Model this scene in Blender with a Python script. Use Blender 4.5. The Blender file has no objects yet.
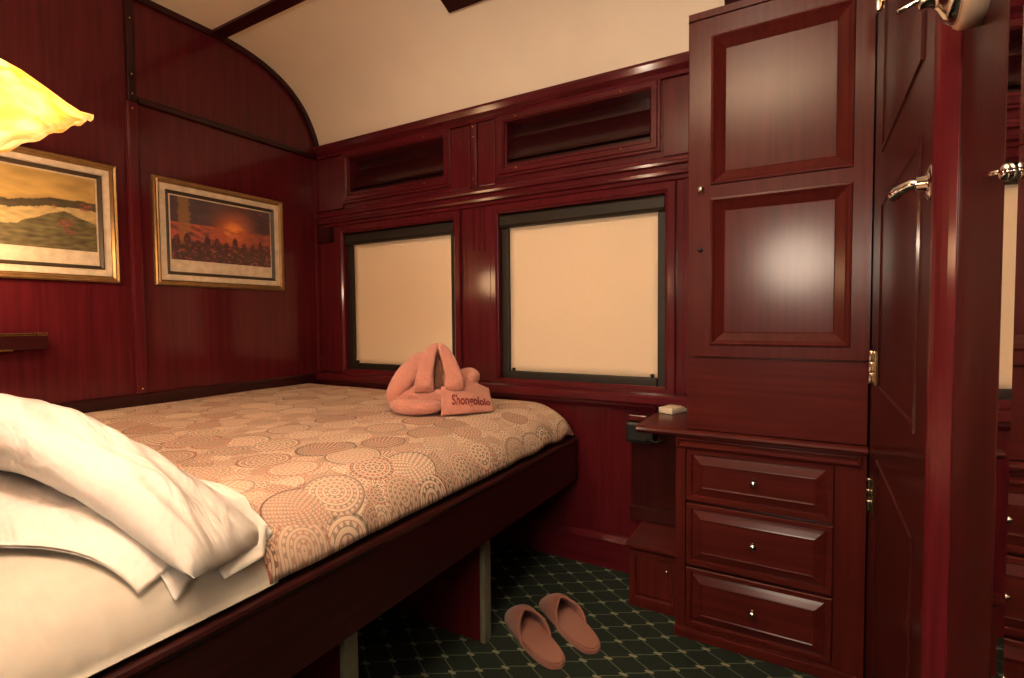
import bpy, bmesh, math, random
from mathutils import Vector, Matrix, noise

C = bpy.context.scene
COL = C.collection
R = math.radians
H = 0.916                      # height of the camera above the carpet; shapes below are written relative to the camera level

# ---------------------------------------------------------------- camera, world, light, exposure
cam_d = bpy.data.cameras.new('camera')
cam = bpy.data.objects.new('camera', cam_d); COL.objects.link(cam)
cam_d.sensor_width = 36.0
cam_d.lens = 516.99 / 1024 * 36.0
cam_d.clip_start = 0.01
def cam_axes(yaw, pitch, roll):
    cy, sy, cp, sp = math.cos(yaw), math.sin(yaw), math.cos(pitch), math.sin(pitch)
    f = Vector((-sy*cp, cy*cp, -sp)); r = Vector((cy, sy, 0)); u = r.cross(f)
    cr, sr = math.cos(roll), math.sin(roll)
    return f, r*cr + u*sr, u*cr - r*sr
cf, cr_, cu = cam_axes(0.525574, 0.040224, -0.0083853)
cam.matrix_world = Matrix(((cr_.x, cu.x, -cf.x, 0), (cr_.y, cu.y, -cf.y, 0), (cr_.z, cu.z, -cf.z, H), (0, 0, 0, 1)))
C.camera = cam

w = bpy.data.worlds.new('world'); C.world = w; w.use_nodes = True
w.node_tree.nodes['Background'].inputs[0].default_value = (1.0, 0.74, 0.56, 1)
w.node_tree.nodes['Background'].inputs[1].default_value = 0.06

def light(name, typ, loc, power, color, **kw):
    d = bpy.data.lights.new(name, typ); d.energy = power; d.color = color
    for k, v in kw.items(): setattr(d, k, v)
    o = bpy.data.objects.new(name, d); COL.objects.link(o); o.location = (loc[0], loc[1], loc[2] + H)
    return o
LA = Vector((0.019, -0.629, 0.892)).normalized()           # axis of the bedside shade from its opening up to the neck
LC = Vector((-0.923, 0.225, 0.196))                        # middle of the shade's opening
light('bedside_bulb_light', 'POINT', LC + LA*0.040, 8.5, (1.0, 0.80, 0.60), shadow_soft_size=0.035)
light('far_bedside_lamp_light', 'POINT', (-1.98, 0.45, 0.25), 4.2, (1.0, 0.60, 0.30), shadow_soft_size=0.08)
wl = light('wall_lamp_light', 'SPOT', (-0.119, -1.60, 0.416), 68.0, (1.0, 0.79, 0.59), shadow_soft_size=0.22, spot_size=R(92), spot_blend=1.0)
wl.rotation_euler = (Vector((-0.55, 1.80, 1.15)) - Vector((-0.119, -1.60, 0.416))).to_track_quat('-Z', 'Y').to_euler()
cl = light('added_ceiling_fill', 'AREA', (-0.25, -0.10, 0.80), 30.0, (1.0, 0.80, 0.60), shape='DISK', size=0.25)  # added fill without a fitting, aimed up to brighten the ceiling
cl.rotation_euler = (math.pi, 0, 0)

C.view_settings.view_transform = 'Standard'
C.view_settings.look = 'None'
C.view_settings.exposure = 0.68
C.view_settings.gamma = 1.0
C.view_settings.use_curve_mapping = False
C.cycles.use_denoising = True
C.cycles.max_bounces = 10

# ---------------------------------------------------------------- materials
def srgb(r, g, b):
    def f(c):
        c /= 255.0
        return c/12.92 if c <= 0.04045 else ((c+0.055)/1.055)**2.4
    return (f(r), f(g), f(b), 1)

def new_mat(name):
    m = bpy.data.materials.new(name); m.use_nodes = True
    nt = m.node_tree; b = nt.nodes['Principled BSDF']
    return m, nt, b
def N(nt, typ, **kw):
    n = nt.nodes.new(typ)
    for k, v in kw.items(): setattr(n, k, v)
    return n
def math_n(nt, op, a, b=None, c=None):
    n = N(nt, 'ShaderNodeMath', operation=op)
    for i, x in enumerate((a, b, c)):
        if x is None: continue
        if isinstance(x, (int, float)): n.inputs[i].default_value = x
        else: nt.links.new(x, n.inputs[i])
    return n.outputs[0]
def ramp(nt, fac, stops, interp='LINEAR'):
    n = N(nt, 'ShaderNodeValToRGB'); n.color_ramp.interpolation = interp
    e = n.color_ramp.elements
    while len(e) < len(stops): e.new(0.5)
    for el, (p, col) in zip(e, stops): el.position = p; el.color = col
    nt.links.new(fac, n.inputs[0]); return n.outputs[0]
def mix(nt, fac, a, b):
    n = N(nt, 'ShaderNodeMix', data_type='RGBA')
    for i, x in ((0, fac), (6, a), (7, b)):
        if isinstance(x, (int, float)): n.inputs[i].default_value = x
        elif isinstance(x, tuple): n.inputs[i].default_value = x
        else: nt.links.new(x, n.inputs[i])
    return n.outputs[2]

def plain(name, col, rough=0.5, metal=0.0, coat=0.0, var=0.06, scale=40.0):
    m, nt, b = new_mat(name)
    tc = N(nt, 'ShaderNodeTexCoord'); nz = N(nt, 'ShaderNodeTexNoise'); nz.inputs['Scale'].default_value = scale
    nt.links.new(tc.outputs['Object'], nz.inputs['Vector'])
    lo = tuple(max(0, c*(1-var*2)) for c in col[:3]) + (1,); hi = tuple(min(1, c*(1+var*2)) for c in col[:3]) + (1,)
    nt.links.new(ramp(nt, nz.outputs['Fac'], [(0.3, lo), (0.7, hi)]), b.inputs['Base Color'])
    b.inputs['Roughness'].default_value = rough; b.inputs['Metallic'].default_value = metal
    b.inputs['Coat Weight'].default_value = coat; b.inputs['Coat Roughness'].default_value = 0.1
    return m

def wood(name, dark, base, axis, rough=0.34, coat=0.55, coat_rough=0.12):
    m, nt, b = new_mat(name)
    tc = N(nt, 'ShaderNodeTexCoord'); mp = N(nt, 'ShaderNodeMapping')
    sc = [70, 70, 70]; sc['xyz'.index(axis)] = 3.0
    mp.inputs['Scale'].default_value = sc
    nt.links.new(tc.outputs['Object'], mp.inputs['Vector'])
    nz = N(nt, 'ShaderNodeTexNoise'); nz.inputs['Scale'].default_value = 1.0; nz.inputs['Detail'].default_value = 5; nz.inputs['Distortion'].default_value = 0.5
    nt.links.new(mp.outputs[0], nz.inputs['Vector'])
    n2 = N(nt, 'ShaderNodeTexNoise'); n2.inputs['Scale'].default_value = 5.0; n2.inputs['Detail'].default_value = 2
    nt.links.new(tc.outputs['Object'], n2.inputs['Vector'])
    f = math_n(nt, 'ADD', math_n(nt, 'MULTIPLY', nz.outputs['Fac'], 0.7), math_n(nt, 'MULTIPLY', n2.outputs['Fac'], 0.3))
    nt.links.new(ramp(nt, f, [(0.34, dark), (0.66, base)]), b.inputs['Base Color'])
    bp = N(nt, 'ShaderNodeBump'); bp.inputs['Strength'].default_value = 0.06; bp.inputs['Distance'].default_value = 0.002
    nt.links.new(nz.outputs['Fac'], bp.inputs['Height']); nt.links.new(bp.outputs[0], b.inputs['Normal'])
    b.inputs['Roughness'].default_value = rough; b.inputs['Specular IOR Level'].default_value = 0.10
    b.inputs['Coat Weight'].default_value = coat; b.inputs['Coat Roughness'].default_value = coat_rough
    return m

M = {}
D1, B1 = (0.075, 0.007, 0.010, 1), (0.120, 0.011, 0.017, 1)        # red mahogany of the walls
D2, B2 = (0.068, 0.009, 0.008, 1), (0.108, 0.015, 0.012, 1)        # browner mahogany of the cupboard
M['red_v'] = wood('mahogany_upright', D1, B1, 'z')
M['red_h'] = wood('mahogany_level', D1, B1, 'x')
M['red_y'] = wood('mahogany_lengthwise', D1, B1, 'y')
M['cup_v'] = wood('cupboard_mahogany_upright', D2, B2, 'z', 0.36, 0.42, 0.17)
M['cup_h'] = wood('cupboard_mahogany_level', D2, B2, 'x', 0.36, 0.42, 0.17)
M['dimmed_v'] = wood('dimmed_mahogany_upright', (0.036, 0.006, 0.006, 1), (0.058, 0.010, 0.009, 1), 'z', 0.36, 0.40, 0.11)  # darker mahogany copy: dimness of right side and recess put into the colour
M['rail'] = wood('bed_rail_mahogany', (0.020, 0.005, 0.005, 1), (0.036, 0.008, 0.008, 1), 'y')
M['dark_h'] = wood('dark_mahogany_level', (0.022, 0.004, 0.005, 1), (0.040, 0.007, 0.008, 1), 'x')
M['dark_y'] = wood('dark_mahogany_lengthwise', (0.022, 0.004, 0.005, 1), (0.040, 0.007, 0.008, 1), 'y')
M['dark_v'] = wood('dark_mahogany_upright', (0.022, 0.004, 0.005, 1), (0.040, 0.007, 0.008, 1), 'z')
M['ceiling'] = plain('cream_ceiling', (0.88, 0.77, 0.62, 1), 0.45, var=0.01, scale=6)
M['blind'] = plain('cream_blind_fabric', (0.93, 0.75, 0.54, 1), 0.8, var=0.015, scale=250)
M['olive'] = plain('olive_brown_metal', (0.014, 0.009, 0.005, 1), 0.55, 0.0)
M['black'] = plain('black_plastic', (0.010, 0.010, 0.010, 1), 0.45)
M['chrome'] = plain('chrome', (0.75, 0.73, 0.70, 1), 0.12, 1.0)
M['brass'] = plain('brass', (0.75, 0.50, 0.20, 1), 0.22, 1.0)
M['gold'] = plain('gilded_wood', (0.36, 0.22, 0.09, 1), 0.35, 0.7)
M['mount'] = plain('cream_mount', (0.72, 0.60, 0.44, 1), 0.7)
M['slip'] = plain('dark_frame_slip', (0.05, 0.035, 0.02, 1), 0.4)
M['white'] = plain('ivory_plastic', (0.78, 0.70, 0.56, 1), 0.4)
M['linen'] = plain('white_linen', (0.70, 0.68, 0.65, 1), 0.85, var=0.02, scale=80)
def crease(m, scale, dist):
    nt = m.node_tree; b = nt.nodes['Principled BSDF']
    tc = N(nt, 'ShaderNodeTexCoord'); mp = N(nt, 'ShaderNodeMapping'); mp.inputs['Scale'].default_value = (1.0, 2.6, 1.0); mp.inputs['Rotation'].default_value = (0, 0, 0.9)
    nt.links.new(tc.outputs['Object'], mp.inputs['Vector'])
    nz = N(nt, 'ShaderNodeTexNoise'); nz.inputs['Scale'].default_value = scale; nz.inputs['Detail'].default_value = 3; nz.inputs['Distortion'].default_value = 0.8
    nt.links.new(mp.outputs[0], nz.inputs['Vector'])
    bp = N(nt, 'ShaderNodeBump'); bp.inputs['Strength'].default_value = 0.6; bp.inputs['Distance'].default_value = dist
    nt.links.new(nz.outputs['Fac'], bp.inputs['Height']); nt.links.new(bp.outputs[0], b.inputs['Normal'])
crease(M['linen'], 6.0, 0.03)
M['sheet'] = plain('smooth_sheet_cotton', (0.52, 0.49, 0.43, 1), 0.7, var=0.02, scale=30)
crease(M['sheet'], 4.0, 0.012)
M['pale_edge'] = plain('pale_green_edge', (0.17, 0.18, 0.13, 1), 0.5)
M['cream_disc'] = plain('cream_base', (0.70, 0.52, 0.38, 1), 0.5)

def towel(name, col, fold=0.012):
    m = plain(name, col, 0.95, var=0.05, scale=320); nt = m.node_tree; b = nt.nodes['Principled BSDF']
    tc = N(nt, 'ShaderNodeTexCoord'); nz = N(nt, 'ShaderNodeTexNoise'); nz.inputs['Scale'].default_value = 700
    nt.links.new(tc.outputs['Object'], nz.inputs['Vector'])
    bp = N(nt, 'ShaderNodeBump'); bp.inputs['Strength'].default_value = 0.5; bp.inputs['Distance'].default_value = 0.003
    nt.links.new(nz.outputs['Fac'], bp.inputs['Height']); nt.links.new(bp.outputs[0], b.inputs['Normal'])
    n3 = N(nt, 'ShaderNodeTexNoise'); n3.inputs['Scale'].default_value = 26; n3.inputs['Detail'].default_value = 2; n3.inputs['Distortion'].default_value = 1.2
    nt.links.new(tc.outputs['Object'], n3.inputs['Vector'])
    b2 = N(nt, 'ShaderNodeBump'); b2.inputs['Strength'].default_value = 0.8; b2.inputs['Distance'].default_value = fold
    nt.links.new(n3.outputs['Fac'], b2.inputs['Height']); nt.links.new(b2.outputs[0], bp.inputs['Normal'])
    b.inputs['Sheen Weight'].default_value = 0.3
    return m
M['robe'] = towel('pink_towelling', (0.62, 0.27, 0.21, 1))
M['slipper'] = towel('pink_slipper_cloth', (0.29, 0.110, 0.085, 1), 0.001)
M['slipper_in'] = towel('pink_slipper_insole', (0.36, 0.145, 0.105, 1), 0.001)
M['gap_shadow'] = plain('brown_gap_shadow', (0.13, 0.055, 0.035, 1), 0.9)
M['thread'] = plain('dark_red_thread', (0.22, 0.02, 0.02, 1), 0.7)

def carpet():
    m, nt, b = new_mat('green_trellis_carpet')
    tc = N(nt, 'ShaderNodeTexCoord'); sep = N(nt, 'ShaderNodeSeparateXYZ')
    nt.links.new(tc.outputs['Object'], sep.inputs[0])
    u = math_n(nt, 'DIVIDE', math_n(nt, 'ADD', sep.outputs[0], 0.518), 0.111)
    v = math_n(nt, 'DIVIDE', math_n(nt, 'SUBTRACT', sep.outputs[1], 1.425), 0.084)
    def near(x):      # 0 on the whole numbers, 0.5 between
        return math_n(nt, 'PINGPONG', x, 0.5)
    # wavy trellis: the slope of each line swells near its knots
    wob = math_n(nt, 'MULTIPLY', math_n(nt, 'SINE', math_n(nt, 'MULTIPLY', v, 4*math.pi)), 0.035)
    p = math_n(nt, 'ADD', u, v); q = math_n(nt, 'SUBTRACT', u, v)
    p2 = math_n(nt, 'SUBTRACT', p, wob); q2 = math_n(nt, 'ADD', q, wob)
    dp, dq = near(p2), near(q2)
    line = math_n(nt, 'LESS_THAN', math_n(nt, 'MINIMUM', dp, dq), 0.034)
    sp = math_n(nt, 'SUBTRACT', p, math_n(nt, 'ROUND', p)); sq = math_n(nt, 'SUBTRACT', q, math_n(nt, 'ROUND', q))
    kx = math_n(nt, 'ABSOLUTE', math_n(nt, 'MULTIPLY', math_n(nt, 'ADD', sp, sq), 0.0555))
    ky = math_n(nt, 'ABSOLUTE', math_n(nt, 'MULTIPLY', math_n(nt, 'SUBTRACT', sp, sq), 0.042))
    knot = math_n(nt, 'LESS_THAN', math_n(nt, 'ADD', math_n(nt, 'POWER', math_n(nt, 'DIVIDE', kx, 0.0125), 2.0), math_n(nt, 'POWER', math_n(nt, 'DIVIDE', ky, 0.0046), 2.0)), 1.0)
    nz = N(nt, 'ShaderNodeTexNoise'); nz.inputs['Scale'].default_value = 260
    nt.links.new(tc.outputs['Object'], nz.inputs['Vector'])
    ground = ramp(nt, nz.outputs['Fac'], [(0.3, (0.005, 0.012, 0.009, 1)), (0.7, (0.010, 0.023, 0.016, 1))])
    c1 = mix(nt, math_n(nt, 'MULTIPLY', line, 0.75), ground, (0.105, 0.145, 0.085, 1))
    c2 = mix(nt, math_n(nt, 'MULTIPLY', knot, 0.9), c1, (0.29, 0.29, 0.20, 1))
    nt.links.new(c2, b.inputs['Base Color']); b.inputs['Roughness'].default_value = 0.95
    bp = N(nt, 'ShaderNodeBump'); bp.inputs['Strength'].default_value = 0.5; bp.inputs['Distance'].default_value = 0.003
    nt.links.new(nz.outputs['Fac'], bp.inputs['Height']); nt.links.new(bp.outputs[0], b.inputs['Normal'])
    return m
M['carpet'] = carpet()

def medallions():
    m, nt, b = new_mat('medallion_print_cotton')
    uv = N(nt, 'ShaderNodeUVMap')
    cream, sand, brown, rust = srgb(234, 212, 190), srgb(198, 167, 146), srgb(64, 48, 40), srgb(162, 56, 38)
    def layer(scale, rnd, rings, petals, off):
        mp = N(nt, 'ShaderNodeMapping'); mp.inputs['Location'].default_value = off
        nt.links.new(uv.outputs[0], mp.inputs['Vector'])
        vo = N(nt, 'ShaderNodeTexVoronoi', voronoi_dimensions='2D', feature='F1')
        vo.inputs['Scale'].default_value = scale; vo.inputs['Randomness'].default_value = rnd
        nt.links.new(mp.outputs[0], vo.inputs['Vector'])
        sub = N(nt, 'ShaderNodeVectorMath', operation='SUBTRACT')
        nt.links.new(mp.outputs[0], sub.inputs[0]); nt.links.new(vo.outputs['Position'], sub.inputs[1])
        sp = N(nt, 'ShaderNodeSeparateXYZ'); nt.links.new(sub.outputs[0], sp.inputs[0])
        ang = math_n(nt, 'ARCTAN2', sp.outputs[1], sp.outputs[0])
        d = vo.outputs['Distance']
        cs = N(nt, 'ShaderNodeSeparateColor'); nt.links.new(vo.outputs['Color'], cs.inputs[0])
        r1, r2, r3 = cs.outputs[0], cs.outputs[1], cs.outputs[2]
        # ring index and position inside the ring
        rr = math_n(nt, 'MULTIPLY', d, math_n(nt, 'ADD', rings, math_n(nt, 'MULTIPLY', r2, rings*0.5)))
        idx = math_n(nt, 'FLOOR', rr); fr = math_n(nt, 'FRACT', rr)
        line = math_n(nt, 'LESS_THAN', fr, 0.20)
        n_pet = math_n(nt, 'MULTIPLY', math_n(nt, 'ADD', idx, 1.0), petals)
        pet = math_n(nt, 'SINE', math_n(nt, 'MULTIPLY', ang, n_pet))
        tri = math_n(nt, 'GREATER_THAN', math_n(nt, 'ADD', pet, math_n(nt, 'MULTIPLY', fr, -1.2)), -0.55)
        odd = math_n(nt, 'GREATER_THAN', math_n(nt, 'FRACT', math_n(nt, 'ADD', math_n(nt, 'MULTIPLY', idx, 0.5), r1)), 0.45)
        is_rust = math_n(nt, 'GREATER_THAN', math_n(nt, 'FRACT', math_n(nt, 'ADD', math_n(nt, 'MULTIPLY', idx, 0.618), r3)), 0.66)
        ink = mix(nt, is_rust, brown, rust)
        ground = mix(nt, r2, cream, sand)
        dots = math_n(nt, 'MULTIPLY', tri, odd)
        amount = math_n(nt, 'MULTIPLY', math_n(nt, 'MAXIMUM', math_n(nt, 'MULTIPLY', line, 0.9), math_n(nt, 'MULTIPLY', dots, 0.75)), math_n(nt, 'ADD', 0.48, math_n(nt, 'MULTIPLY', r3, 0.52)))
        return mix(nt, amount, ground, ink), d, r1
    big, dist, rr = layer(8.2, 0.75, 15.0, 3.0, (0.13, 0.07, 0))
    small, d2, _ = layer(23.0, 0.9, 7.0, 3.0, (0.4, 0.2, 0))
    lim = math_n(nt, 'ADD', 0.34, math_n(nt, 'MULTIPLY', rr, 0.26))
    edge = math_n(nt, 'GREATER_THAN', dist, lim)
    rim = math_n(nt, 'LESS_THAN', math_n(nt, 'ABSOLUTE', math_n(nt, 'SUBTRACT', dist, math_n(nt, 'SUBTRACT', lim, 0.022))), 0.018)
    big = mix(nt, math_n(nt, 'MULTIPLY', rim, math_n(nt, 'MULTIPLY', math_n(nt, 'GREATER_THAN', rr, 0.30), math_n(nt, 'ADD', 0.25, math_n(nt, 'MULTIPLY', rr, 0.45)))), big, mix(nt, math_n(nt, 'GREATER_THAN', rr, 0.45), rust, brown))
    col = mix(nt, edge, big, small)
    nt.links.new(col, b.inputs['Base Color']); b.inputs['Roughness'].default_value = 0.85
    nz = N(nt, 'ShaderNodeTexNoise'); nz.inputs['Scale'].default_value = 9; nz.inputs['Detail'].default_value = 3
    nt.links.new(uv.outputs[0], nz.inputs['Vector'])
    bp = N(nt, 'ShaderNodeBump'); bp.inputs['Strength'].default_value = 0.35; bp.inputs['Distance'].default_value = 0.02
    nt.links.new(nz.outputs['Fac'], bp.inputs['Height']); nt.links.new(bp.outputs[0], b.inputs['Normal'])
    return m
M['spread'] = medallions()

def lamp_glass():
    m, nt, b = new_mat('amber_lamp_glass')
    tc = N(nt, 'ShaderNodeTexCoord'); nz = N(nt, 'ShaderNodeTexNoise'); nz.inputs['Scale'].default_value = 22; nz.inputs['Detail'].default_value = 3; nz.inputs['Distortion'].default_value = 1.5
    nt.links.new(tc.outputs['Object'], nz.inputs['Vector'])
    col = ramp(nt, nz.outputs['Fac'], [(0.35, (0.95, 0.42, 0.07, 1)), (0.65, (1.0, 0.72, 0.36, 1))])
    tr = N(nt, 'ShaderNodeBsdfTranslucent'); nt.links.new(col, tr.inputs[0])
    gl = N(nt, 'ShaderNodeBsdfGlossy'); gl.inputs['Roughness'].default_value = 0.15
    df = N(nt, 'ShaderNodeBsdfDiffuse'); nt.links.new(col, df.inputs[0])
    m1 = N(nt, 'ShaderNodeMixShader'); m1.inputs[0].default_value = 0.3
    nt.links.new(tr.outputs[0], m1.inputs[1]); nt.links.new(df.outputs[0], m1.inputs[2])
    m2 = N(nt, 'ShaderNodeMixShader'); m2.inputs[0].default_value = 0.05
    nt.links.new(m1.outputs[0], m2.inputs[1]); nt.links.new(gl.outputs[0], m2.inputs[2])
    em = N(nt, 'ShaderNodeEmission'); nt.links.new(col, em.inputs[0]); em.inputs[1].default_value = 0.25
    ad = N(nt, 'ShaderNodeAddShader'); nt.links.new(m2.outputs[0], ad.inputs[0]); nt.links.new(em.outputs[0], ad.inputs[1])
    nt.links.new(ad.outputs[0], nt.nodes['Material Output'].inputs[0])
    return m
M['lamp_glass'] = lamp_glass()
def glow(name, col, s):
    m, nt, b = new_mat(name)
    b.inputs['Emission Color'].default_value = col; b.inputs['Emission Strength'].default_value = s; b.inputs['Base Color'].default_value = col
    return m
M['bulb'] = glow('bulb_glow', (1.0, 0.72, 0.40, 1), 25)
def mirror():
    m, nt, b = new_mat('mirror_silver')
    b.inputs['Base Color'].default_value = (0.72, 0.70, 0.68, 1); b.inputs['Metallic'].default_value = 1.0; b.inputs['Roughness'].default_value = 0.02
    return m
M['mirror'] = mirror()
def glass():
    m, nt, b = new_mat('window_glass')
    b.inputs['Base Color'].default_value = (0.9, 0.95, 0.95, 1); b.inputs['Transmission Weight'].default_value = 1.0; b.inputs['Roughness'].default_value = 0.0; b.inputs['IOR'].default_value = 1.45
    return m
M['glass'] = glass()
def print_mat():
    m, nt, b = new_mat('framed_print')
    a = N(nt, 'ShaderNodeVertexColor', layer_name='paint')
    nt.links.new(a.outputs[0], b.inputs['Base Color']); b.inputs['Roughness'].default_value = 0.5
    b.inputs['Coat Weight'].default_value = 0.4; b.inputs['Coat Roughness'].default_value = 0.05
    return m
M['print'] = print_mat()

# ---------------------------------------------------------------- mesh builder
class MB:
    def __init__(s): s.v, s.f, s.uv, s.sm = [], [], {}, set()
    def add(s, vs, fs, smooth=False, uvs=None):
        o = len(s.v); s.v += [tuple(p) for p in vs]
        for k, f in enumerate(fs):
            if smooth: s.sm.add(len(s.f))
            s.f.append(tuple(i+o for i in f))
        if uvs:
            for i, q in enumerate(uvs): s.uv[i+o] = q
        return s
    def box(s, x0, x1, y0, y1, z0, z1, bev=0.0):
        if bev <= 0:
            vs = [(x, y, z) for x in (x0, x1) for y in (y0, y1) for z in (z0, z1)]
            return s.add(vs, [(0,1,3,2), (4,6,7,5), (0,4,5,1), (2,3,7,6), (0,2,6,4), (1,5,7,3)])
        bm = bmesh.new(); bmesh.ops.create_cube(bm, size=1)
        for v in bm.verts:
            v.co = Vector(((x0+x1)/2 + v.co.x*(x1-x0), (y0+y1)/2 + v.co.y*(y1-y0), (z0+z1)/2 + v.co.z*(z1-z0)))
        bev = min(bev, 0.45*min(abs(x1-x0), abs(y1-y0), abs(z1-z0)))
        bmesh.ops.bevel(bm, geom=bm.edges[:], offset=bev, segments=2, affect='EDGES', profile=0.6)
        bm.verts.index_update()
        s.add([v.co[:] for v in bm.verts], [[v.index for v in f.verts] for f in bm.faces]); bm.free()
        return s
    def sweep(s, prof, axis, t0, t1):                 # profile of 2D points pushed along an axis
        def P(a, b, t): return {'x': (t, a, b), 'y': (a, t, b), 'z': (a, b, t)}[axis]
        n = len(prof); vs = [P(a, b, t) for t in (t0, t1) for a, b in prof]
        fs = [(i, (i+1) % n, n+(i+1) % n, n+i) for i in range(n)] + [tuple(range(n-1, -1, -1)), tuple(range(n, 2*n))]
        return s.add(vs, fs)
    def rect_rings(s, o, ex, ey, en, w, h, prof, fill=True, close=False):   # mitred frame or raised panel: prof of (inset, height)
        o, ex, ey, en = Vector(o), Vector(ex), Vector(ey), Vector(en)
        vs = []
        for d, t in prof:
            for a, b in ((d, d), (w-d, d), (w-d, h-d), (d, h-d)): vs.append(o + ex*a + ey*b + en*t)
        n = len(prof); fs = []
        for k in range(n if close else n-1):
            a, b = 4*k, 4*((k+1) % n)
            for i in range(4):
                j = (i+1) % 4; fs.append((a+i, a+j, b+j, b+i))
        if fill: fs.append(tuple(4*(n-1)+i for i in range(4)))
        return s.add(vs, fs)
    def tube(s, pts, r, seg=10, caps=True):
        pts = [Vector(p) for p in pts]; rs = r if isinstance(r, (list, tuple)) else [r]*len(pts)
        vs, fs = [], []; up = Vector((0, 0, 1))
        for i, p in enumerate(pts):
            t = (pts[min(i+1, len(pts)-1)] - pts[max(i-1, 0)]).normalized()
            a = t.cross(up if abs(t.z) < 0.95 else Vector((1, 0, 0))).normalized(); b = t.cross(a)
            for k in range(seg):
                g = 2*math.pi*k/seg; vs.append(p + (a*math.cos(g) + b*math.sin(g))*rs[i])
        for i in range(len(pts)-1):
            for k in range(seg):
                j = (k+1) % seg; fs.append((i*seg+k, i*seg+j, (i+1)*seg+j, (i+1)*seg+k))
        if caps: fs += [tuple(range(seg-1, -1, -1)), tuple((len(pts)-1)*seg+k for k in range(seg))]
        return s.add(vs, fs, True)
    def lathe(s, c, ax, prof, seg=24, wob=None):      # prof of (radius, height along ax)
        c, ax = Vector(c), Vector(ax).normalized()
        a = ax.cross(Vector((0, 0, 1)) if abs(ax.z) < 0.9 else Vector((1, 0, 0))).normalized(); b = ax.cross(a)
        vs, fs = [], []
        for i, (r, h) in enumerate(prof):
            for k in range(seg):
                g = 2*math.pi*k/seg; r2, h2 = (r, h) if wob is None else wob(i, g, r, h)
                vs.append(c + ax*h2 + (a*math.cos(g) + b*math.sin(g))*r2)
        for i in range(len(prof)-1):
            for k in range(seg):
                j = (k+1) % seg; fs.append((i*seg+k, i*seg+j, (i+1)*seg+j, (i+1)*seg+k))
        if prof[0][0] > 1e-5 and wob is None: fs.append(tuple(range(seg-1, -1, -1)))
        if prof[-1][0] > 1e-5 and wob is None: fs.append(tuple((len(prof)-1)*seg+k for k in range(seg)))
        return s.add(vs, fs, True)
    def grid(s, fn, nu, nv, uvf=None, close_u=False):
        vs, uvs = [], []
        for i in range(nu+1):
            for j in range(nv+1):
                u, v = i/nu, j/nv; vs.append(fn(u, v))
                if uvf: uvs.append(uvf(u, v))
        fs = [(i*(nv+1)+j, (i+1)*(nv+1)+j, (i+1)*(nv+1)+j+1, i*(nv+1)+j+1) for i in range(nu) for j in range(nv)]
        return s.add(vs, fs, True, uvs or None)
    def ball(s, c, r, seg=14, rings=9, squash=(1, 1, 1)):
        c = Vector(c)
        return s.grid(lambda u, v: c + Vector((squash[0]*r*math.sin(math.pi*v)*math.cos(2*math.pi*u), squash[1]*r*math.sin(math.pi*v)*math.sin(2*math.pi*u), squash[2]*r*math.cos(math.pi*v))), seg, rings)
    def build(s, name, mat, parent=None, origin=None, label=None, local=False, weld=True, solid=0.0, sub=0):
        """links the gathered shapes as ONE mesh object; points are camera-level coordinates unless local"""
        root = parent
        while root is not None and root.parent is not None: root = root.parent
        if local: off = Vector((0, 0, 0))
        elif root is not None: off = root.location - Vector((0, 0, H))
        else:
            off = Vector(origin) if origin else Vector((0, 0, 0))
        me = bpy.data.meshes.new(name)
        me.from_pydata([Vector(p) - off for p in s.v], [], s.f)
        if s.uv:
            l = me.uv_layers.new(name='UVMap')
            for lp in me.loops: l.data[lp.index].uv = s.uv.get(lp.vertex_index, (0, 0))
        for i in s.sm: me.polygons[i].use_smooth = True
        bm = bmesh.new(); bm.from_mesh(me)
        if weld: bmesh.ops.remove_doubles(bm, verts=bm.verts, dist=1e-6)
        bmesh.ops.recalc_face_normals(bm, faces=bm.faces); bm.to_mesh(me); bm.free()
        me.materials.append(M[mat])
        o = bpy.data.objects.new(name, me); COL.objects.link(o)
        if parent is not None: o.parent = parent
        elif not local: o.location = off + Vector((0, 0, H))
        if solid:
            md = o.modifiers.new('thickness', 'SOLIDIFY'); md.thickness = solid; md.offset = -1
        if sub:
            md = o.modifiers.new('smooth', 'SUBSURF'); md.levels = sub; md.render_levels = sub
        if label: o['label'] = label
        return o

def tag(o, label, cat, group=None, kind=None):
    o['label'] = label; o['category'] = cat
    if group: o['group'] = group
    if kind: o['kind'] = kind
    return o
def thing(name, loc, label, cat, group=None, rz=0.0):
    o = bpy.data.objects.new(name, None); COL.objects.link(o); o.empty_display_size = 0.05
    o.location = (loc[0], loc[1], loc[2] + H); o.rotation_euler = (0, 0, rz)
    return tag(o, label, cat, group)
def struct(o, label=None, cat='wall'):
    o['kind'] = 'structure'; o['category'] = cat
    if label: o['label'] = label
    return o
def copy_tree(o, parent=None):
    c = o.copy(); COL.objects.link(c); c.parent = parent
    for ch in list(o.children): copy_tree(ch, c)
    return c

FL = -H
XL, YW, XR = -2.166, 1.80, 0.121
ZC = 1.198

# ---------------------------------------------------------------- room shell
m = MB(); m.box(-2.3, 0.6, -1.2, 2.0, FL-0.05, FL)
struct(m.build('floor', 'carpet', origin=(0, 0, 0)), 'dark green carpet with pale wavy trellis pattern', 'floor')

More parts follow.
